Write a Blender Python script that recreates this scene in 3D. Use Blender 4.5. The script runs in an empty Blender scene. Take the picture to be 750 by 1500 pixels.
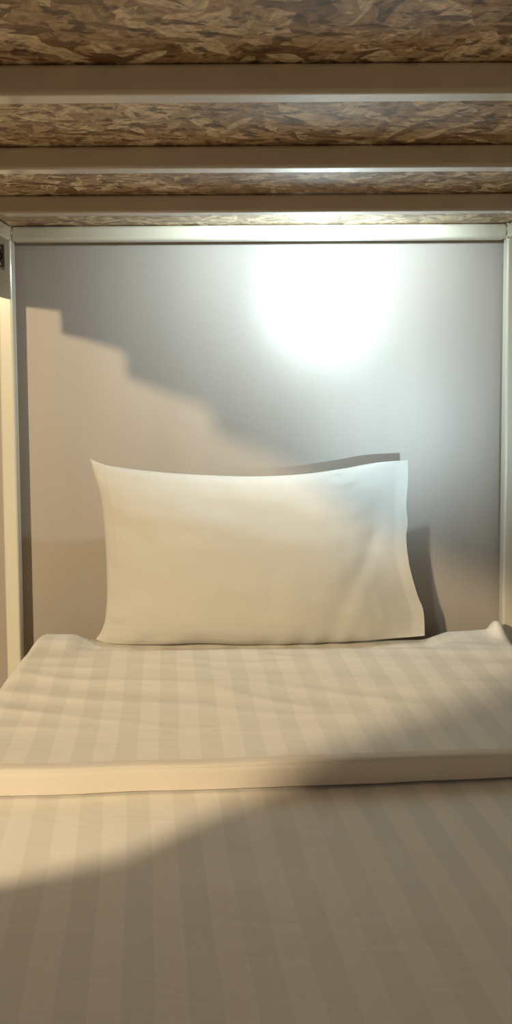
import bpy, bmesh, math, random
from mathutils import Vector, Matrix, noise

random.seed(4)
scene = bpy.context.scene
COL = scene.collection
PI = math.pi

# ------------------------------------------------------------------ camera
F = 1150.0                      # focal length in pixels of the 750 x 1500 frame
PX, PY = 375.0, 619.0           # principal point (the photo is an off-centre crop)
PITCH = math.radians(3.4)
ROLL = 0.006
CZ = 1.04                       # camera height over the floor
EYE = Vector((0, 0, CZ))
fwd = Vector((0, math.cos(PITCH), -math.sin(PITCH)))
u0 = Vector((0, math.sin(PITCH), math.cos(PITCH)))
r0 = Vector((1, 0, 0))
up = u0 * math.cos(ROLL) + r0 * math.sin(ROLL)
right = r0 * math.cos(ROLL) - u0 * math.sin(ROLL)

cam = bpy.data.cameras.new('camera')
cam.sensor_fit = 'VERTICAL'
cam.sensor_height = 36.0
cam.sensor_width = 18.0
cam.lens = F / 1500.0 * 36.0
cam.shift_y = -(750 - PY) / 1500.0
cam.clip_start = 0.02
camo = bpy.data.objects.new('camera', cam)
COL.objects.link(camo)
m = Matrix((right, up, -fwd)).transposed().to_4x4()
m.translation = EYE
camo.matrix_world = m
scene.camera = camo


def ray(px, py):
    return fwd * F + right * (px - PX) - up * (py - PY)


def at_y(px, py, y):
    d = ray(px, py)
    return EYE + d * (y / d.y)


def at_z(px, py, z):
    d = ray(px, py)
    return EYE + d * ((z - CZ) / d.z)


# ------------------------------------------------------------------ levels
Y_FRAME = 1.65                  # front face of the head frame
TUBE = 0.030
Y_WALL = 1.697
Z_BAR = CZ + 0.283              # underside of the crossbars
Z_BOARD = CZ + 0.3155           # underside of the strand board
XL1 = at_y(21.5, 600, Y_FRAME).x     # inner edge of the left post
XL0 = XL1 - TUBE
XR0 = at_y(740.5, 600, Y_FRAME).x    # inner edge of the right post
XR1 = XR0 + TUBE
Y_FOOT = -0.36
Z_SHEET = CZ - 0.590            # top of the made bed
Z_MB = Z_SHEET - 0.155          # mattress underside
BX0, BX1 = -0.462, 0.505        # bed sides


# ------------------------------------------------------------------ helpers
def link(o, parent=None):
    COL.objects.link(o)
    if parent:
        o.parent = parent
    return o


def obj(name, bm, mat, parent=None, smooth=False, loc=None):
    me = bpy.data.meshes.new(name)
    bmesh.ops.recalc_face_normals(bm, faces=bm.faces)
    if loc is not None:
        bmesh.ops.translate(bm, vec=-Vector(loc), verts=bm.verts)
    bm.to_mesh(me)
    bm.free()
    if mat:
        me.materials.append(mat)
    if smooth:
        for p in me.polygons:
            p.use_smooth = True
    o = bpy.data.objects.new(name, me)
    link(o, parent)
    if loc is not None:
        o.location = loc
    return o


def empty(name, loc):
    o = bpy.data.objects.new(name, None)
    o.location = loc
    o.empty_display_size = 0.05
    return link(o)


def tag(o, label, cat, group=None, kind=None):
    if label:
        o['label'] = label
    if cat:
        o['category'] = cat
    if group:
        o['group'] = group
    if kind:
        o['kind'] = kind
    return o


def box(bm, x0, x1, y0, y1, z0, z1, bev=0.0, seg=3):
    r = bmesh.ops.create_cube(bm, size=1.0)
    vs = r['verts']
    for v in vs:
        v.co = Vector((x0 + (v.co.x + .5) * (x1 - x0), y0 + (v.co.y + .5) * (y1 - y0), z0 + (v.co.z + .5) * (z1 - z0)))
    if bev:
        es = list({e for v in vs for e in v.link_edges})
        bmesh.ops.bevel(bm, geom=es, offset=bev, segments=seg, profile=.5, affect='EDGES')
    return bm


def mkbox(*a, **k):
    return box(bmesh.new(), *a, **k)


def cyl(bm, c, axis, r, h, n=24, r2=None):
    q = Vector((0, 0, 1)).rotation_difference(Vector(axis)).to_matrix().to_4x4()
    mm = Matrix.Translation(Vector(c)) @ q
    bmesh.ops.create_cone(bm, cap_ends=True, segments=n, radius1=r, radius2=r if r2 is None else r2, depth=h, matrix=mm)
    return bm


def grid(bm, pts):
    """pts[i][j] -> quads"""
    vs = [[bm.verts.new(p) for p in row] for row in pts]
    for i in range(len(vs) - 1):
        for j in range(len(vs[0]) - 1):
            bm.faces.new((vs[i][j], vs[i + 1][j], vs[i + 1][j + 1], vs[i][j + 1]))
    return vs


def smooth01(t):
    t = max(0.0, min(1.0, t))
    return t * t * (3 - 2 * t)


def lerp_curve(pts, x):
    if x <= pts[0][0]:
        return pts[0][1]
    for (a, b), (c, d) in zip(pts, pts[1:]):
        if x <= c:
            return b + (d - b) * (x - a) / (c - a)
    return pts[-1][1]


def gauss(x, s):
    return math.exp(-(x / s) ** 2)


# ------------------------------------------------------------------ materials
def srgb(r, g, b):
    f = lambda c: (c / 255 / 12.92) if c / 255 <= .04045 else ((c / 255 + .055) / 1.055) ** 2.4
    return (f(r), f(g), f(b), 1.0)


def new_mat(name):
    mt = bpy.data.materials.new(name)
    mt.use_nodes = True
    nt = mt.node_tree
    b = nt.nodes['Principled BSDF']
    return mt, nt, b


def node(nt, typ, **kw):
    n = nt.nodes.new(typ)
    for k, v in kw.items():
        if k.startswith('i_'):
            n.inputs[k[2:].replace('_', ' ')].default_value = v
        else:
            setattr(n, k, v)
    return n


def plain(name, col, rough=.5, bump=0.0, bscale=200, spec=.5, var=0.0, vscale=(3, 3, 3)):
    mt, nt, b = new_mat(name)
    b.inputs['Base Color'].default_value = col
    b.inputs['Roughness'].default_value = rough
    b.inputs['Specular IOR Level'].default_value = spec
    tc = node(nt, 'ShaderNodeTexCoord')
    if var:
        mp = node(nt, 'ShaderNodeMapping')
        mp.inputs['Scale'].default_value = vscale
        nz = node(nt, 'ShaderNodeTexNoise')
        nz.inputs['Scale'].default_value = 1.0
        nz.inputs['Detail'].default_value = 5
        nt.links.new(tc.outputs['Object'], mp.inputs['Vector'])
        nt.links.new(mp.outputs[0], nz.inputs['Vector'])
        rp = node(nt, 'ShaderNodeValToRGB')
        rp.color_ramp.elements[0].position = .3
        rp.color_ramp.elements[1].position = .7
        rp.color_ramp.elements[0].color = tuple(c * (1 - var) for c in col[:3]) + (1,)
        rp.color_ramp.elements[1].color = tuple(min(1, c * (1 + var)) for c in col[:3]) + (1,)
        nt.links.new(nz.outputs['Fac'], rp.inputs[0])
        nt.links.new(rp.outputs[0], b.inputs['Base Color'])
    if bump:
        nz = node(nt, 'ShaderNodeTexNoise')
        nz.inputs['Scale'].default_value = bscale
        nz.inputs['Detail'].default_value = 3
        bp = node(nt, 'ShaderNodeBump')
        bp.inputs['Strength'].default_value = bump
        bp.inputs['Distance'].default_value = .002
        nt.links.new(tc.outputs['Object'], nz.inputs['Vector'])
        nt.links.new(nz.outputs['Fac'], bp.inputs['Height'])
        nt.links.new(bp.outputs[0], b.inputs['Normal'])
    return mt


def striped(name, light, dark, angle, period, phase):
    mt, nt, b = new_mat(name)
    tc = node(nt, 'ShaderNodeTexCoord')
    mp = node(nt, 'ShaderNodeMapping')
    mp.inputs['Rotation'].default_value = (0, 0, angle)
    nt.links.new(tc.outputs['Object'], mp.inputs['Vector'])
    # a little waviness so that the woven bands follow the lie of the cloth
    nz = node(nt, 'ShaderNodeTexNoise')
    nz.inputs['Scale'].default_value = 5.0
    nz.inputs['Detail'].default_value = 1
    nt.links.new(tc.outputs['Object'], nz.inputs['Vector'])
    sx = node(nt, 'ShaderNodeSeparateXYZ')
    nt.links.new(mp.outputs[0], sx.inputs[0])
    wob = node(nt, 'ShaderNodeMath', operation='MULTIPLY_ADD')
    nt.links.new(nz.outputs['Fac'], wob.inputs[0])
    wob.inputs[1].default_value = .008
    nt.links.new(sx.outputs['X'], wob.inputs[2])
    k = node(nt, 'ShaderNodeMath', operation='MULTIPLY_ADD')
    nt.links.new(wob.outputs[0], k.inputs[0])
    k.inputs[1].default_value = 2 * PI / period
    k.inputs[2].default_value = phase
    s = node(nt, 'ShaderNodeMath', operation='SINE')
    nt.links.new(k.outputs[0], s.inputs[0])
    mr = node(nt, 'ShaderNodeMapRange', interpolation_type='SMOOTHSTEP')
    mr.inputs['From Min'].default_value = -.12
    mr.inputs['From Max'].default_value = .12
    nt.links.new(s.outputs[0], mr.inputs['Value'])
    mix = node(nt, 'ShaderNodeMix', data_type='RGBA')
    mix.inputs['A'].default_value = light
    mix.inputs['B'].default_value = dark
    nt.links.new(mr.outputs[0], mix.inputs['Factor'])
    nt.links.new(mix.outputs['Result'], b.inputs['Base Color'])
    rr = node(nt, 'ShaderNodeMapRange')
    rr.inputs['To Min'].default_value = .62
    rr.inputs['To Max'].default_value = .5
    nt.links.new(mr.outputs[0], rr.inputs['Value'])
    nt.links.new(rr.outputs[0], b.inputs['Roughness'])
    b.inputs['Specular IOR Level'].default_value = .3
    b.inputs['Sheen Weight'].default_value = .08
    # weave and soft rumples
    n1 = node(nt, 'ShaderNodeTexNoise')
    n1.inputs['Scale'].default_value = 420
    m2 = node(nt, 'ShaderNodeMapping')
    m2.inputs['Scale'].default_value = (7, 22, 14)
    m2.inputs['Rotation'].default_value = (0, 0, .2)
    nt.links.new(tc.outputs['Object'], m2.inputs['Vector'])
    n2 = node(nt, 'ShaderNodeTexNoise')
    n2.inputs['Scale'].default_value = 1.0
    n2.inputs['Detail'].default_value = 3
    n2.inputs['Distortion'].default_value = .6
    nt.links.new(tc.outputs['Object'], n1.inputs['Vector'])
    nt.links.new(m2.outputs[0], n2.inputs['Vector'])
    b1 = node(nt, 'ShaderNodeBump')
    b1.inputs['Strength'].default_value = .12
    b1.inputs['Distance'].default_value = .001
    b2 = node(nt, 'ShaderNodeBump')
    b2.inputs['Strength'].default_value = .35
    b2.inputs['Distance'].default_value = .006
    nt.links.new(n1.outputs['Fac'], b1.inputs['Height'])
    nt.links.new(n2.outputs['Fac'], b2.inputs['Height'])
    nt.links.new(b1.outputs[0], b2.inputs['Normal'])
    nt.links.new(b2.outputs[0], b.inputs['Normal'])
    return mt


def strand_board(name):
    """oriented strand board: overlapping flakes at several angles"""
    mt, nt, b = new_mat(name)
    tc = node(nt, 'ShaderNodeTexCoord')
    wn = node(nt, 'ShaderNodeTexNoise')
    wn.inputs['Scale'].default_value = 9
    wn.inputs['Detail'].default_value = 2
    nt.links.new(tc.outputs['Object'], wn.inputs['Vector'])
    sub = node(nt, 'ShaderNodeVectorMath', operation='SUBTRACT')
    nt.links.new(wn.outputs['Color'], sub.inputs[0])
    sub.inputs[1].default_value = (.5, .5, .5)
    scl = node(nt, 'ShaderNodeVectorMath', operation='SCALE')
    scl.inputs['Scale'].default_value = .035
    nt.links.new(sub.outputs[0], scl.inputs[0])
    warp = node(nt, 'ShaderNodeVectorMath', operation='ADD')
    nt.links.new(tc.outputs['Object'], warp.inputs[0])
    nt.links.new(scl.outputs[0], warp.inputs[1])
    wn2 = node(nt, 'ShaderNodeTexNoise')
    wn2.inputs['Scale'].default_value = 55
    wn2.inputs['Detail'].default_value = 4
    nt.links.new(tc.outputs['Object'], wn2.inputs['Vector'])
    sub2 = node(nt, 'ShaderNodeVectorMath', operation='SUBTRACT')
    nt.links.new(wn2.outputs['Color'], sub2.inputs[0])
    sub2.inputs[1].default_value = (.5, .5, .5)
    scl2 = node(nt, 'ShaderNodeVectorMath', operation='SCALE')
    scl2.inputs['Scale'].default_value = .004
    nt.links.new(sub2.outputs[0], scl2.inputs[0])
    warp2 = node(nt, 'ShaderNodeVectorMath', operation='ADD')
    nt.links.new(warp.outputs[0], warp2.inputs[0])
    nt.links.new(scl2.outputs[0], warp2.inputs[1])
    warp = warp2
    col = None
    hgt = None
    cols = [srgb(164, 134, 98), srgb(206, 180, 142), srgb(186, 156, 118), srgb(134, 104, 72), srgb(236, 216, 180)]
    layers = [(.2, 24, 60, 0, -.18), (1.35, 20, 60, .5, -.14), (.9, 13, 52, .6, -.04), (-1.0, 12, 48, .62, .02), (1.5, 11, 44, .66, .08), (-.55, 13, 56, .7, -.12), (1.15, 15, 60, .72, .2), (-1.3, 13, 50, .74, .26), (.7, 14, 62, .76, .36), (-.9, 20, 80, .78, .3), (.2, 30, 110, .78, -.2)]
    for i, (ang, su, sv, thr, bias) in enumerate(layers):
        mp = node(nt, 'ShaderNodeMapping')
        mp.vector_type = 'TEXTURE'
        mp.inputs['Rotation'].default_value = (0, 0, ang)
        mp.inputs['Scale'].default_value = (1.0 / su, 1.0 / sv, 1.0)
        mp.inputs['Location'].default_value = (i * .37, i * .21, 0)
        nt.links.new(warp.outputs[0], mp.inputs['Vector'])
        vo = node(nt, 'ShaderNodeTexVoronoi', voronoi_dimensions='2D')
        vo.inputs['Scale'].default_value = 1.0
        nt.links.new(mp.outputs[0], vo.inputs['Vector'])
        sp = node(nt, 'ShaderNodeSeparateColor')
        nt.links.new(vo.outputs['Color'], sp.inputs[0])
        rp = node(nt, 'ShaderNodeValToRGB')
        rp.color_ramp.elements[0].color = cols[3]
        rp.color_ramp.elements[1].color = cols[4]
        for p, c in ((.25, cols[0]), (.5, cols[2]), (.78, cols[1])):
            e = rp.color_ramp.elements.new(p)
            e.color = c
        bi = node(nt, 'ShaderNodeMath', operation='ADD')
        bi.inputs[1].default_value = bias
        nt.links.new(sp.outputs['Red'], bi.inputs[0])
        nt.links.new(bi.outputs[0], rp.inputs[0])
        # fibre streaks inside the flake
        fn = node(nt, 'ShaderNodeTexNoise', noise_dimensions='2D')
        fm = node(nt, 'ShaderNodeMapping')
        fm.inputs['Scale'].default_value = (.7, 7, 1)
        nt.links.new(mp.outputs[0], fm.inputs['Vector'])
        nt.links.new(fm.outputs[0], fn.inputs['Vector'])
        fn.inputs['Scale'].default_value = 1.0
        fn.inputs['Detail'].default_value = 4
        fr = node(nt, 'ShaderNodeMapRange')
        fr.inputs['From Min'].default_value = .3
        fr.inputs['From Max'].default_value = .7
        fr.inputs['To Min'].default_value = .8
        fr.inputs['To Max'].default_value = 1.12
        nt.links.new(fn.outputs['Fac'], fr.inputs['Value'])
        ml = node(nt, 'ShaderNodeVectorMath', operation='SCALE')
        nt.links.new(rp.outputs[0], ml.inputs[0])
        nt.links.new(fr.outputs[0], ml.inputs['Scale'])
        hh = node(nt, 'ShaderNodeMath', operation='MULTIPLY_ADD')
        nt.links.new(sp.outputs['Blue'], hh.inputs[0])
        hh.inputs[1].default_value = .5
        hh.inputs[2].default_value = .08 * i
        if col is None:
            col, hgt = ml.outputs[0], hh.outputs[0]
        else:
            mk = node(nt, 'ShaderNodeMath', operation='GREATER_THAN')
            nt.links.new(sp.outputs['Green'], mk.inputs[0])
            mk.inputs[1].default_value = thr
            mx = node(nt, 'ShaderNodeMix', data_type='RGBA')
            nt.links.new(mk.outputs[0], mx.inputs['Factor'])
            nt.links.new(col, mx.inputs['A'])
            nt.links.new(ml.outputs[0], mx.inputs['B'])
            mh = node(nt, 'ShaderNodeMix', data_type='FLOAT')
            nt.links.new(mk.outputs[0], mh.inputs['Factor'])
            nt.links.new(hgt, mh.inputs['A'])
            nt.links.new(hh.outputs[0], mh.inputs['B'])
            col, hgt = mx.outputs['Result'], mh.outputs['Result']
    # dark slivers of resin and bark
    dm = node(nt, 'ShaderNodeMapping')
    dm.inputs['Scale'].default_value = (40, 64, 1)
    dm.inputs['Rotation'].default_value = (0, 0, .25)
    nt.links.new(warp.outputs[0], dm.inputs['Vector'])
    dn = node(nt, 'ShaderNodeTexNoise')
    dn.inputs['Scale'].default_value = 1.0
    dn.inputs['Detail'].default_value = 6
    dn.inputs['Roughness'].default_value = .65
    nt.links.new(dm.outputs[0], dn.inputs['Vector'])
    dr = node(nt, 'ShaderNodeMapRange', interpolation_type='SMOOTHSTEP')
    dr.inputs['From Min'].default_value = .52
    dr.inputs['From Max'].default_value = .62
    dr.inputs['To Max'].default_value = .85
    nt.links.new(dn.outputs['Fac'], dr.inputs['Value'])
    dx = node(nt, 'ShaderNodeMix', data_type='RGBA')
    nt.links.new(dr.outputs[0], dx.inputs['Factor'])
    nt.links.new(col, dx.inputs['A'])
    dx.inputs['B'].default_value = srgb(74, 50, 30)
    mm = node(nt, 'ShaderNodeMapping')
    mm.inputs['Scale'].default_value = (110, 150, 1)
    mm.inputs['Rotation'].default_value = (0, 0, -.3)
    nt.links.new(warp.outputs[0], mm.inputs['Vector'])
    mn = node(nt, 'ShaderNodeTexNoise')
    mn.inputs['Scale'].default_value = 1.0
    mn.inputs['Detail'].default_value = 4
    nt.links.new(mm.outputs[0], mn.inputs['Vector'])
    mg = node(nt, 'ShaderNodeMapRange')
    mg.inputs['From Min'].default_value = .3
    mg.inputs['From Max'].default_value = .7
    mg.inputs['To Min'].default_value = .66
    mg.inputs['To Max'].default_value = 1.3
    nt.links.new(mn.outputs['Fac'], mg.inputs['Value'])
    md = node(nt, 'ShaderNodeVectorMath', operation='SCALE')
    nt.links.new(dx.outputs['Result'], md.inputs[0])
    nt.links.new(mg.outputs[0], md.inputs['Scale'])
    nt.links.new(md.outputs[0], b.inputs['Base Color'])
    bp = node(nt, 'ShaderNodeBump')
    bp.inputs['Strength'].default_value = .8
    bp.inputs['Distance'].default_value = .0025
    nt.links.new(hgt, bp.inputs['Height'])
    nt.links.new(bp.outputs[0], b.inputs['Normal'])
    b.inputs['Roughness'].default_value = .36
    b.inputs['Specular IOR Level'].default_value = .5
    return mt


M_WALL = plain('wall paint', srgb(171, 162, 150), .62, bump=.12, bscale=160, spec=.3, var=.035, vscale=(9, 9, 1.2))
M_FLOOR = plain('floor screed', srgb(120, 108, 96), .6, bump=.2, bscale=40, var=.12)
M_METAL = plain('cream enamel', srgb(222, 217, 194), .3, bump=.05, bscale=120, spec=.5, var=.02)
M_BAR = plain('beige enamel', srgb(204, 192, 170), .26, bump=.05, bscale=120, spec=.5, var=.03)
M_OSB = strand_board('strand board')
M_MATT = plain('mattress ticking', srgb(215, 205, 188), .8)
STRIPE_L, STRIPE_D = srgb(244, 239, 229), srgb(235, 231, 220)
M_SHEET = striped('satin stripe sheet', STRIPE_L, STRIPE_D, -.15, .0626, .4)
M_DUVET = striped('satin stripe duvet', STRIPE_L, STRIPE_D, -.11, .0624, .9)
M_HEM = plain('duvet hem', srgb(230, 221, 206), .6, bump=.2, bscale=300, spec=.3, var=.02)
M_PILLOW = plain('pillowcase cotton', srgb(203, 199, 187), .7, bump=.18, bscale=350, spec=.25, var=.015)
M_BLACK = plain('black plastic', srgb(92, 86, 72), .4)
M_RING = plain('black ring', srgb(14, 13, 12), .4)
M_SCREW = plain('white screw', srgb(226, 222, 206), .35)
M_CASTER = plain('shadow caster cloth', srgb(120, 104, 84), .85, bump=.2, bscale=260)  # cloth of the added, unseen shadow casters
M_ROD = plain('steel rod', srgb(150, 146, 138), .35)

for mt in (M_METAL, M_BAR):
    mt.node_tree.nodes['Principled BSDF'].inputs['Coat Weight'].default_value = 1.0
    mt.node_tree.nodes['Principled BSDF'].inputs['Coat Roughness'].default_value = .12

# ------------------------------------------------------------------ setting
o = obj('wall_back', mkbox(-2.6, 2.2, Y_WALL, Y_WALL + .12, 0, 2.7), M_WALL)
tag(o, None, None, kind='structure')
o = obj('floor', mkbox(-2.6, 2.2, -2.6, Y_WALL + .12, -.1, 0), M_FLOOR)
tag(o, None, None, kind='structure')

# ------------------------------------------------------------------ bunk bed frame
bed = empty('bunk_bed', ((XL0 + XR1) / 2, (Y_FOOT + Y_FRAME) / 2, 0))
tag(bed, 'cream metal bunk bed frame with square posts, head rail and overhead crossbars', 'bunk bed')


def part(name, bm, mat, smooth=False, root=bed, label=None):
    # meshes are authored in world space; shift into the root's space
    bmesh.ops.translate(bm, vec=-Vector(root.location), verts=bm.verts)
    p = obj(name, bm, mat, root, smooth)
    if label:
        p['label'] = label
    return p


R_T = .0045
Z_TOP = 1.95
for x0 in (XL0, XR0):
    for y0 in (Y_FRAME, Y_FOOT):
        part('post', mkbox(x0, x0 + TUBE, y0, y0 + TUBE, 0, Z_TOP, bev=R_T), M_METAL)
# upper deck
part('head_rail', mkbox(XL1 - .001, XR0 + .001, Y_FRAME, Y_FRAME + TUBE, Z_BAR - .0005, Z_BAR + .0305, bev=.0075, seg=5), M_METAL)
part('foot_rail', mkbox(XL1 - .001, XR0 + .001, Y_FOOT, Y_FOOT + TUBE, Z_BAR, Z_BAR + .0305, bev=R_T), M_METAL)
for x0 in (XL0, XR0):
    part('side_rail', mkbox(x0, x0 + TUBE, Y_FOOT + TUBE - .001, Y_FRAME + .001, Z_BAR, Z_BAR + .0305, bev=R_T), M_METAL)
for yb in (1.377, 1.088, .806, .527, .247, -.033):
    part('crossbar', mkbox(XL1 - .001, XR0 + .001, yb, yb + TUBE, Z_BAR, Z_BAR + .0305, bev=R_T), M_BAR)
# weld beads where the rails meet the head posts
for xw in (XL1, XR0):
    bm = bmesh.new()
    for k in range(7):
        t = k / 6
        c = Vector((xw + random.uniform(-.0015, .0015), Y_FRAME - .0005, Z_BAR + .002 + t * .027))
        bmesh.ops.create_icosphere(bm, subdivisions=2, radius=random.uniform(.0016, .003), matrix=Matrix.Translation(c))
    part('weld_bead', bm, M_METAL, True)
# lower deck
ZL = Z_MB - .016 - TUBE
for x0 in (XL0, XR0):
    part('side_rail', mkbox(x0, x0 + TUBE, Y_FOOT + TUBE - .001, Y_FRAME + .001, ZL, ZL + TUBE, bev=R_T), M_METAL)
part('foot_rail', mkbox(XL1 - .001, XR0 + .001, Y_FOOT, Y_FOOT + TUBE, ZL, ZL + TUBE, bev=R_T), M_METAL)
part('head_rail', mkbox(XL1 - .001, XR0 + .001, Y_FRAME, Y_FRAME + TUBE, ZL, ZL + TUBE, bev=R_T), M_METAL)
for yb in (1.377, 1.088, .806, .527, .247, -.033):
    part('crossbar', mkbox(XL1 - .001, XR0 + .001, yb, yb + TUBE, ZL, ZL + TUBE, bev=R_T), M_BAR)

# ------------------------------------------------------------------ strand boards
cx = (XL1 + XR0) / 2
bm = bmesh.new()
yb0, yb1, yb2 = Y_FOOT + TUBE + .002, Y_FRAME - .002, Y_FRAME + TUBE - .001
outline = [(XL0 + .001, yb0), (XR1 - .001, yb0), (XR1 - .001, yb1), (XR0 - .0005, yb1), (XR0 - .0005, yb2), (XL1 + .0005, yb2), (XL1 + .0005, yb1), (XL0 + .001, yb1)]
fc = bm.faces.new([bm.verts.new((x, y, Z_BOARD - .0012)) for x, y in outline])
ex = bmesh.ops.extrude_face_region(bm, geom=[fc])
bmesh.ops.translate(bm, vec=(0, 0, .0165), verts=[v for v in ex['geom'] if isinstance(v, bmesh.types.BMVert)])
o = obj('bed_board', bm, M_OSB, loc=(cx, .6, Z_BOARD))
tag(o, 'brown strand board lying on the crossbars overhead, underside of the upper bunk', 'board')
o = obj('bed_board', mkbox(XL1 + .004, XR0 - .004, Y_FOOT + TUBE + .002, Y_FRAME - .002, Z_MB - .0155, Z_MB - .0005, bev=.001, seg=1), M_OSB, loc=(cx, .6, Z_MB))
tag(o, 'strand board under the lower mattress, hidden by the striped bedding', 'board')

# ------------------------------------------------------------------ mattress and sheet
o = obj('mattress', mkbox(BX0 + .01, BX1 - .01, Y_FOOT + .05, 1.625, Z_MB, Z_SHEET - .010, bev=.03, seg=4), M_MATT, smooth=True, loc=((BX0 + BX1) / 2, .6, Z_MB))
tag(o, 'single mattress of the lower bunk beneath the striped sheet', 'mattress')


def sheet_z(x, y):
    n = noise.noise(Vector((x * 3.2, y * 3.0, 1.7))) * .0035
    n += noise.noise(Vector((x * 9 + y * 3, y * 6 - x * 4, 5.1))) * .0012
    # swell where the folded duvet lies on it
    return n + .003 * gauss(y - 1.02, .12) - .002 * gauss(y - .93, .05)


bm = bmesh.new()
NX, NY = 110, 190
sx0, sx1, sy0, sy1 = BX0, BX1, Y_FOOT + .042, 1.632
rad = .032


def edge_profile(d):
    """d = signed arc distance from the edge; <0 top, returns (inset, drop)"""
    if d <= 0:
        return d, 0.0
    L = rad * PI / 2
    if d < L:
        a = d / rad
        return math.sin(a) * rad, rad * (1 - math.cos(a))
    return rad, rad + (d - L)


skirt = .085
us = [-(skirt) + (sx1 - sx0 - 2 * rad + 2 * skirt) * i / NX for i in range(NX + 1)]
vs_ = [-(skirt) + (sy1 - sy0 - 2 * rad + 2 * skirt) * j / NY for j in range(NY + 1)]
LX, LY = sx1 - sx0 - 2 * rad, sy1 - sy0 - 2 * rad
rows = []
for u in us:
    row = []
    for v in vs_:
        if u < 0:
            ix, dx = edge_profile(-u); x = sx0 + rad - ix
        elif u > LX:
            ix, dx = edge_profile(u - LX); x = sx1 - rad + ix
        else:
            x, dx = sx0 + rad + u, 0
        if v < 0:
            iy, dy = edge_profile(-v); y = sy0 + rad - iy
        elif v > LY:
            iy, dy = edge_profile(v - LY); y = sy1 - rad + iy
        else:
            y, dy = sy0 + rad + v, 0
        d = max(dx, dy) if min(dx, dy) == 0 else min(.1, math.hypot(dx, dy))
        row.append(Vector((x, y, Z_SHEET + sheet_z(x, y) - d)))
    rows.append(row)
grid(bm, rows)
sheet = obj('bed_sheet', bm, M_SHEET, smooth=True, loc=((BX0 + BX1) / 2, .6, Z_SHEET))
sm = sheet.modifiers.new('thickness', 'SOLIDIFY')
sm.thickness = .003
sm.offset = -1
tag(sheet, 'cream satin-striped bed sheet in the foreground below the folded duvet', 'bed sheet')

# ------------------------------------------------------------------ folded duvet
DX0, DX1 = -.468, .527
Z_D0 = Z_SHEET + .0065


def front_y(x):
    a = at_z(0, 1166, Z_SHEET)
    b = at_z(440, 1151, Z_SHEET)
    c = at_z(750, 1138, Z_SHEET)
    return -.017 + lerp_curve([(-.6, a.y - .012), (a.x, a.y), (b.x, b.y), (c.x, c.y), (.6, c.y + .01)], x) + .003 * noise.noise(Vector((x * 9, 3, 0)))


def duvet_top(x, y):
    """height of the duvet top above the sheet"""
    t = (y - 1.1) / .5
    h = .038 + .012 * smooth01(t)
    h += .012 * noise.noise(Vector((x * 2.3 + 3, y * 3.1, .4))) * .55
    # drawn creases running across the bed
    w = noise.noise(Vector((x * 3.5 - y * 2, y * 16 + x * 3.0, 2.2)))
    h += .0026 * (1 - abs(w) * 2.2) * smooth01((y - 1.16) / .06)
    w2 = noise.noise(Vector((x * 11 + 4, y * 22 - x * 6, 7.2)))
    h += .0011 * w2
    # press under the pillow, and the small turned-up corner at the back right
    h -= .0158 * smooth01((y - 1.50) / .06) * smooth01((.395 - abs(x - .008)) / .065)
    h += .024 * gauss((x - .497) / .014 * abs((x - .497) / .014) ** .5, 1) * smooth01((y - 1.545) / .06)
    h += .006 * gauss(x - .47, .03) * smooth01((y - 1.56) / .06)
    return h


Y_DB = 1.636
NXD = 220
xs = []
for i in range(NXD + 1):
    t = i / NXD
    xs.append(DX0 + (DX1 - DX0) * t)


def end_scale(x):
    r = .035
    d = min(x - DX0, DX1 - x)
    if d >= r:
        return 1.0, 1.0
    q = max(0.0, 1 - d / r)
    return math.sqrt(max(0.0, 1 - q * q)), q


def prof(x, part_):
    """list of points of the cross-section at x"""
    es, q = end_scale(x)
    yf = front_y(x)
    pts = []
    rf = .012
    hf = duvet_top(x, yf + rf)
    if part_ == 'hem':
        n = 14
        for k in range(n + 1):
            t = k / n
            # nearly upright rolled edge with a soft line where the two layers meet
            a = t * PI * .5
            z = hf * math.sin(t * PI / 2) ** .8
            bulge = .0035 * (1 - (2 * t - 1) ** 2) ** .6 if 0 < t < 1 else 0
            y = yf + .004 - bulge + rf * (max(0, t - .66) / .34) ** 2
            y += .0022 * gauss(t - .60, .05)
            pts.append((y, z))
    else:
        n = 120
        y0 = yf + .004 + rf
        rb = .045
        for k in range(n + 1):
            y = y0 + (Y_DB - rb - y0) * k / n
            pts.append((y, duvet_top(x, y) if k else hf))
        hb = duvet_top(x, Y_DB - rb)
        for k in range(1, 13):
            a = k / 12 * PI / 2
            # bump keeps its height until the edge
            pts.append((Y_DB - rb + rb * math.sin(a), hb * math.cos(a) ** .8 if k < 12 else 0))
    return [Vector((x, y, Z_D0 + z * es)) for y, z in pts]


duvet = empty('duvet', ((DX0 + DX1) / 2, 1.35, Z_D0))
tag(duvet, 'folded cream satin-striped duvet lying across the bed below the pillow', 'duvet')
bm = bmesh.new()
rows = [prof(x, 'top') for x in xs]
# flat underside
for r in rows:
    y0 = r[0].y
grid(bm, rows)
part('cover', bm, M_DUVET, True, duvet)
bm = bmesh.new()
rows = [prof(x, 'hem') for x in xs]
grid(bm, rows)
part('hem', bm, M_HEM, True, duvet, 'plain folded front edge')
bm = bmesh.new()
grid(bm, [[Vector((x, front_y(x) + .006, Z_D0)), Vector((x, Y_DB, Z_D0))] for x in xs])
part('underside', bm, M_HEM, False, duvet)

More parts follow.
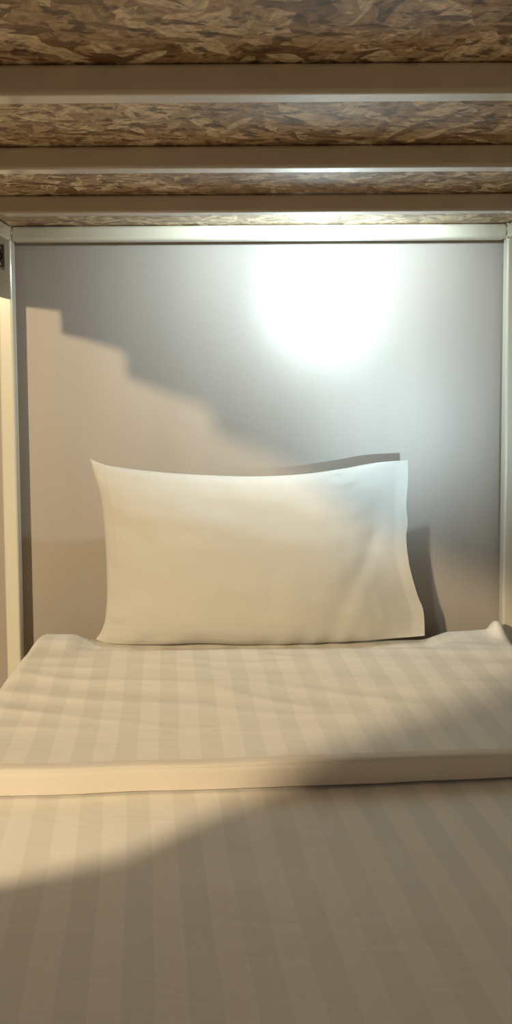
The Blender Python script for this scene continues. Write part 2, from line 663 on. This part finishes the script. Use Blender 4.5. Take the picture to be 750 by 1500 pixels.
# ------------------------------------------------------------------ pillow
YP = 1.590
top_px = [(132, 672), (146, 678), (160, 682), (200, 688), (250, 693), (300, 696), (370, 698), (440, 695), (500, 687), (550, 678), (597, 674)]
bot_px = [(140, 936), (160, 942), (200, 943), (240, 942), (300, 940), (380, 942), (460, 940), (520, 938), (560, 936), (622, 931)]
left_px = [(672, 132), (690, 137), (720, 146), (750, 151), (800, 155), (860, 157), (900, 155), (918, 151), (930, 145), (936, 140)]
right_px = [(674, 597), (700, 597.5), (740, 595), (765, 597), (790, 595), (830, 600), (870, 611), (895, 620), (931, 622)]


def resample(pts, t, smooth=True):
    """point at fraction t of a polyline with light smoothing"""
    L = [0]
    for a, b in zip(pts, pts[1:]):
        L.append(L[-1] + math.hypot(b[0] - a[0], b[1] - a[1]))
    s = t * L[-1]
    for i in range(len(pts) - 1):
        if s <= L[i + 1] or i == len(pts) - 2:
            q = (s - L[i]) / (L[i + 1] - L[i])
            p0 = pts[max(0, i - 1)]; p1 = pts[i]; p2 = pts[i + 1]; p3 = pts[min(len(pts) - 1, i + 2)]
            out = []
            for k in (0, 1):
                out.append(.5 * (2 * p1[k] + (p2[k] - p0[k]) * q + (2 * p0[k] - 5 * p1[k] + 4 * p2[k] - p3[k]) * q * q + (3 * p1[k] - p0[k] - 3 * p2[k] + p3[k]) * q ** 3))
            return out
    return pts[-1]


L_pts = [(x, y) for y, x in left_px]
R_pts = [(x, y) for y, x in right_px]


def coons(u, v):
    t = resample(top_px, u); b = resample(bot_px, u)
    l = resample(L_pts, v); r = resample(R_pts, v)
    c = []
    for k in (0, 1):
        s = (1 - v) * t[k] + v * b[k] + (1 - u) * l[k] + u * r[k]
        s -= (1 - u) * (1 - v) * top_px[0][k] + u * (1 - v) * top_px[-1][k] + (1 - u) * v * bot_px[0][k] + u * v * bot_px[-1][k]
        c.append(s)
    return c


def mid_y(u, v):
    # leans back a little towards the wall; the open end of the case curls
    y = YP + .034 * (1 - v) - .010 * v
    fl = smooth01((u - .86) / .14)
    y += fl * (.012 * math.sin(v * PI * 2.6 + .5) - .006 * (v - .4))
    return y


def thick(u, v, back=False):
    ue = min(1.0, u / .955)                   # the case is empty at its open end
    a = max(0.0, 1 - abs(2 * ue - 1) ** 2.6)
    b = max(0.0, 1 - abs(2 * v - 1) ** 2.6)
    t = (a ** (.62 + .5 * smooth01((u - .45) / .45))) * (b ** .58)
    # ears stay flat
    ear = gauss(u, .11) * (gauss(v, .12) + .8 * gauss(v - 1, .08))
    t *= 1 - .45 * ear
    # the filling sinks to the lower half
    t *= .86 + .16 * v
    return t * (.070 if not back else .052)


def folds(u, v):
    w = noise.noise(Vector((u * 4.2 + v * 2.2, v * 6 - u * 3, 3.3))) * .0035
    w += noise.noise(Vector((u * 11 - v * 8, v * 9 + u * 10, 1.3))) * .0012
    # soft diagonal crease from the top-left towards the lower right
    d = (v - .10) - .52 * (u - .15)
    w += .0045 * math.tanh(d / .05) * gauss(u - .5, .38)
    # centre pressing line
    w -= .0010 * gauss(u - .535, .006) * smooth01(v / .3)
    # pulls at the open end
    d2 = (u - .86) - .10 * math.sin(v * 5.0)
    w += .0035 * gauss(d2, .035) * .38 * smooth01((v - .05) / .2) * smooth01((.98 - v) / .2)
    w -= .0025 * gauss(d2 + .055, .035) * smooth01((v - .05) / .2)
    # pinch near the top right
    w -= .0055 * gauss(u - .775, .016) * gauss(v - .045 - .3 * (u - .775), .02)
    w += .0040 * gauss(u - .80, .03) * gauss(v - .075, .025)
    # tucks at the left side and along the bottom edge
    w += .0030 * math.sin((v + .35 * u) * 40) * gauss(u - .03, .05) * smooth01((v - .4) / .4)
    w += .0022 * math.sin(u * 52 + 3 * math.sin(u * 9)) * gauss(v - .97, .05)
    w += .0016 * math.sin(u * 47) * gauss(v - .02, .04)
    return w


bm = bmesh.new()
NU, NV = 150, 96
front, backv = {}, {}
for i in range(NU + 1):
    for j in range(NV + 1):
        # finer spacing at the rim
        u = .5 - .5 * math.cos(PI * i / NU) if True else i / NU
        v = .5 - .5 * math.cos(PI * j / NV)
        px, py = coons(u, v)
        my = mid_y(u, v)
        c = at_y(px, py, my)
        rim = i in (0, NU) or j in (0, NV)
        t = thick(u, v)
        k = min(1, t / .02)
        yf = my - t - folds(u, v) * k - (.0015 if not rim else 0)
        front[i, j] = bm.verts.new(at_y(px, py, yf)) if rim else bm.verts.new(Vector((c.x, yf, c.z)))
        if rim:
            backv[i, j] = front[i, j]
        else:
            yb = min(Y_WALL - .003, my + thick(u, v, True) + .0015)
            backv[i, j] = bm.verts.new(Vector((c.x, yb, c.z)))
for i in range(NU):
    for j in range(NV):
        bm.faces.new((front[i, j], front[i, j + 1], front[i + 1, j + 1], front[i + 1, j]))
        q = (backv[i, j], backv[i + 1, j], backv[i + 1, j + 1], backv[i, j + 1])
        if len(set(q)) == 4:
            try:
                bm.faces.new(q)
            except ValueError:
                pass
o = obj('pillow', bm, M_PILLOW, smooth=True, loc=(.002, YP, Z_SHEET + .05))
tag(o, 'plump white pillow propped upright against the wall on the striped duvet', 'pillow')

# ------------------------------------------------------------------ small black plate on the left post
pc = at_y(-1.5, 375, Y_FRAME)
plate = empty('bracket_plate', (pc.x, Y_FRAME, pc.z))
tag(plate, 'small black plate with a round ring and white screws on the left bed post', 'plate')
part('base_plate', mkbox(pc.x - .0125, pc.x + .0122, Y_FRAME - .003, Y_FRAME, pc.z - .0238, pc.z + .0238, bev=.001), M_BLACK, False, plate)
bm = bmesh.new()
NR = 40
ro, ri = .0090, .0066
for k in range(NR):
    a0, a1 = 2 * PI * k / NR, 2 * PI * (k + 1) / NR
    P = lambda r, a, y: Vector((pc.x + r * math.cos(a), y, pc.z + r * math.sin(a)))
    y0, y1 = Y_FRAME - .003, Y_FRAME - .0045
    for q in ([P(ro, a0, y1), P(ro, a1, y1), P(ri, a1, y1), P(ri, a0, y1)], [P(ro, a0, y0), P(ro, a1, y0), P(ro, a1, y1), P(ro, a0, y1)],
              [P(ri, a0, y1), P(ri, a1, y1), P(ri, a1, y0), P(ri, a0, y0)]):
        bm.faces.new([bm.verts.new(p) for p in q])
bmesh.ops.remove_doubles(bm, verts=bm.verts, dist=1e-6)
part('ring', bm, M_RING, False, plate)
for dz in (-.0165, .0165):
    part('screw', cyl(bmesh.new(), (pc.x + .001, Y_FRAME - .0038, pc.z + dz), (0, -1, 0), .0034, .0016, 16, .0026), M_SCREW, False, plate, 'white screw')
pc2 = at_y(5.5, 394, Y_FRAME)
o = obj('screw', cyl(bmesh.new(), pc2 + Vector((0, -.0008, 0)), (0, -1, 0), .0014, .0018, 12), M_RING)
tag(o, 'tiny dark screw head on the left post just below the black plate', 'screw')

# ------------------------------------------------------------------ lamps, added spot and shadow casters
LAMP = Vector((-1.48, -1.10, CZ + .80))
XV = XL0 - .006                  # plane of the added shadow casters, left of the bunk


def on_side(p):
    t = (XV - LAMP.x) / (p.x - LAMP.x)
    q = LAMP + (p - LAMP) * t
    return (q.y, q.z)


# unseen cloth strip, added; its lower edge is shaped for the stepped wall shadow
steps_px = [(20, 445), (35, 449), (90, 456), (92, 489), (135, 500), (184, 516), (188, 553), (250, 577), (310, 600), (318, 636), (400, 668), (470, 705), (560, 770), (660, 830), (745, 862)]
hem = [on_side(at_y(px, py, Y_WALL)) for px, py in steps_px]
hem = [(Y_FRAME + .02, hem[0][1])] + hem
hem.append((Y_FOOT, hem[-1][1] - .02))
bm = bmesh.new()
lo_v = []
for y, z in hem:
    lo_v.append((y, z))
zt = Z_BAR + .046
fr = [bm.verts.new((XL0 - .002, y, z)) for y, z in lo_v]
ft = [bm.verts.new((XL0 - .002, y, zt)) for y, z in lo_v]
br = [bm.verts.new((XL0 - .008, y, z)) for y, z in lo_v]
bt = [bm.verts.new((XL0 - .008, y, zt)) for y, z in lo_v]
for a in range(len(lo_v) - 1):
    bm.faces.new((fr[a], fr[a + 1], ft[a + 1], ft[a]))
    bm.faces.new((br[a], bt[a], bt[a + 1], br[a + 1]))
    bm.faces.new((fr[a], br[a], br[a + 1], fr[a + 1]))
    bm.faces.new((ft[a], ft[a + 1], bt[a + 1], bt[a]))
bm.faces.new((fr[0], ft[0], bt[0], br[0]))
bm.faces.new((fr[-1], br[-1], bt[-1], ft[-1]))
o = obj('shadow_strip', bm, M_CASTER, loc=(XL0, .6, zt))
tag(o, 'unseen brown cloth strip along the left upper rail, added for the stepped wall shadow', 'shadow_strip')

# unseen curtain added at the near left, cut to cast the diagonal bed shadow
edge_px_s = [(0, 1297), (60, 1286), (130, 1271), (230, 1246), (300, 1208), (370, 1178), (430, 1155)]
edge_px_d = [(470, 1108), (520, 1092), (600, 1062), (680, 1033), (750, 1008)]
edge = [on_side(at_z(px, py, Z_SHEET)) for px, py in edge_px_s] + [on_side(at_z(px, py, Z_SHEET + .045)) for px, py in edge_px_d]
edge.sort(key=lambda q: q[1])            # rising
e0, e1 = edge[0], edge[1]
sl = (e1[0] - e0[0]) / (e1[1] - e0[1])
z_low = Z_MB - .05
edge = [(e0[0] + min(.25, sl * (z_low - e0[1])), z_low)] + edge
ea, eb = edge[-3], edge[-1]
sl = (eb[0] - ea[0]) / (eb[1] - ea[1])
z_high = Z_BAR - .03
edge.append((max(Y_FOOT + .05, eb[0] + sl * (z_high - eb[1])), z_high))
zy = [(z, y) for y, z in edge]
bm = bmesh.new()
rows = []
NZ, NYc = 60, 90
for i in range(NZ + 1):
    z = z_low + (z_high - z_low) * i / NZ
    ye = lerp_curve(zy, z)
    row = []
    for j in range(NYc + 1):
        t = j / NYc
        y = Y_FOOT + .01 + (ye - Y_FOOT - .01) * t
        x = XV - .020 + .010 * math.sin(t * 40 + .6 * i / NZ) * (1 - .9 * smooth01((t - .9) / .1)) + .006 * smooth01((t - .9) / .1)
        row.append(Vector((x, y, z)))
    rows.append(row)
grid(bm, rows)
cur = empty('shadow_curtain', (XV - .02, .1, z_high))
tag(cur, 'unseen brown curtain on a rod at the near left side, added to shade the bed', 'curtain')
p = part('cloth', bm, M_CASTER, True, cur)
sm = p.modifiers.new('thickness', 'SOLIDIFY')
sm.thickness = .002
part('rod', cyl(bmesh.new(), (XV - .02, (Y_FOOT + Y_FRAME) / 2, z_high + .006), (0, 1, 0), .006, Y_FRAME - Y_FOOT, 16), M_ROD, True, cur)


def light(name, typ, loc, energy, col, size, target=None, **kw):
    l = bpy.data.lights.new(name, typ)
    l.energy = energy
    l.color = col
    l.shadow_soft_size = size
    for k, v in kw.items():
        setattr(l, k, v)
    lo = bpy.data.objects.new(name, l)
    lo.location = loc
    if target is not None:
        lo.rotation_euler = (Vector(target) - Vector(loc)).to_track_quat('-Z', 'Y').to_euler()
    link(lo)
    return lo


light('room_lamp', 'POINT', LAMP, 300, (1.0, .79, .51), .055)


def shape_beam(lo, lobes):
    """the lamp's beam: a sum of soft lobes around its axis, sigma given as a tangent"""
    l = lo.data
    l.use_nodes = True
    nt = l.node_tree
    em = next(n for n in nt.nodes if n.type == 'EMISSION')
    tc = node(nt, 'ShaderNodeTexCoord')
    sp = node(nt, 'ShaderNodeSeparateXYZ')
    nt.links.new(tc.outputs['Normal'], sp.inputs[0])
    z2 = node(nt, 'ShaderNodeMath', operation='MULTIPLY')
    nt.links.new(sp.outputs['Z'], z2.inputs[0])
    nt.links.new(sp.outputs['Z'], z2.inputs[1])
    inv = node(nt, 'ShaderNodeMath', operation='DIVIDE')
    inv.inputs[0].default_value = 1.0
    nt.links.new(z2.outputs[0], inv.inputs[1])
    t2 = node(nt, 'ShaderNodeMath', operation='SUBTRACT')
    nt.links.new(inv.outputs[0], t2.inputs[0])
    t2.inputs[1].default_value = 1.0
    acc = None
    for a, sg in lobes:
        m1 = node(nt, 'ShaderNodeMath', operation='MULTIPLY')
        nt.links.new(t2.outputs[0], m1.inputs[0])
        m1.inputs[1].default_value = -1.0 / (sg * sg)
        ex = node(nt, 'ShaderNodeMath', operation='EXPONENT')
        nt.links.new(m1.outputs[0], ex.inputs[0])
        ma = node(nt, 'ShaderNodeMath', operation='MULTIPLY_ADD')
        nt.links.new(ex.outputs[0], ma.inputs[0])
        ma.inputs[1].default_value = a
        if acc is None:
            ma.inputs[2].default_value = 0
        else:
            nt.links.new(acc, ma.inputs[2])
        acc = ma.outputs[0]
    nt.links.new(acc, em.inputs['Strength'])


# the small light fixed to the back of the rearmost crossbar
AX = at_y(458, 345, Y_WALL).x
AL = Vector((AX, 1.432, CZ + .297))
a_t = at_y(468, 440, Y_WALL)
la = light('crossbar_light', 'SPOT', AL, 17, (.60, .83, 1.0), .010, a_t, spot_size=math.radians(150), spot_blend=.5)
shape_beam(la, [(1.6, .31), (.26, 1.0), (.20, 6.0)])
lc = light('crossbar_light', 'SPOT', AL, 17, (.76, .91, 1.0), .010, at_y(440, 385, Y_WALL), spot_size=math.radians(160), spot_blend=.5)
shape_beam(lc, [(1.15, 2.1), (-.98, 1.0)])
fx = empty('reading_light', (AX, 1.407, AL.z))
tag(fx, 'small white round light fixed behind the rearmost crossbar, shining on the wall', 'light')
part('housing', cyl(bmesh.new(), (AX, 1.415, AL.z), (0, 1, 0), .013, .016, 32, .0115), M_METAL, False, fx)
# added cool spot low on the right, for the shadow above the pillow
BL = Vector((.40, .45, CZ - .34))
lb = light('pillow_shadow_spot', 'SPOT', BL, 80, (.60, .83, 1.0), .012, at_y(585, 620, Y_WALL), spot_size=math.radians(60), spot_blend=.6)
shape_beam(lb, [(1.0, .158)])

# ------------------------------------------------------------------ world
w = bpy.data.worlds.new('world')
scene.world = w
w.use_nodes = True
bg = w.node_tree.nodes['Background']
bg.inputs['Color'].default_value = (1.0, .82, .66, 1)
bg.inputs['Strength'].default_value = .19

vs = scene.view_settings
vs.view_transform = 'Standard'
vs.look = 'None'
vs.exposure = 0
vs.gamma = 1
vs.use_curve_mapping = False
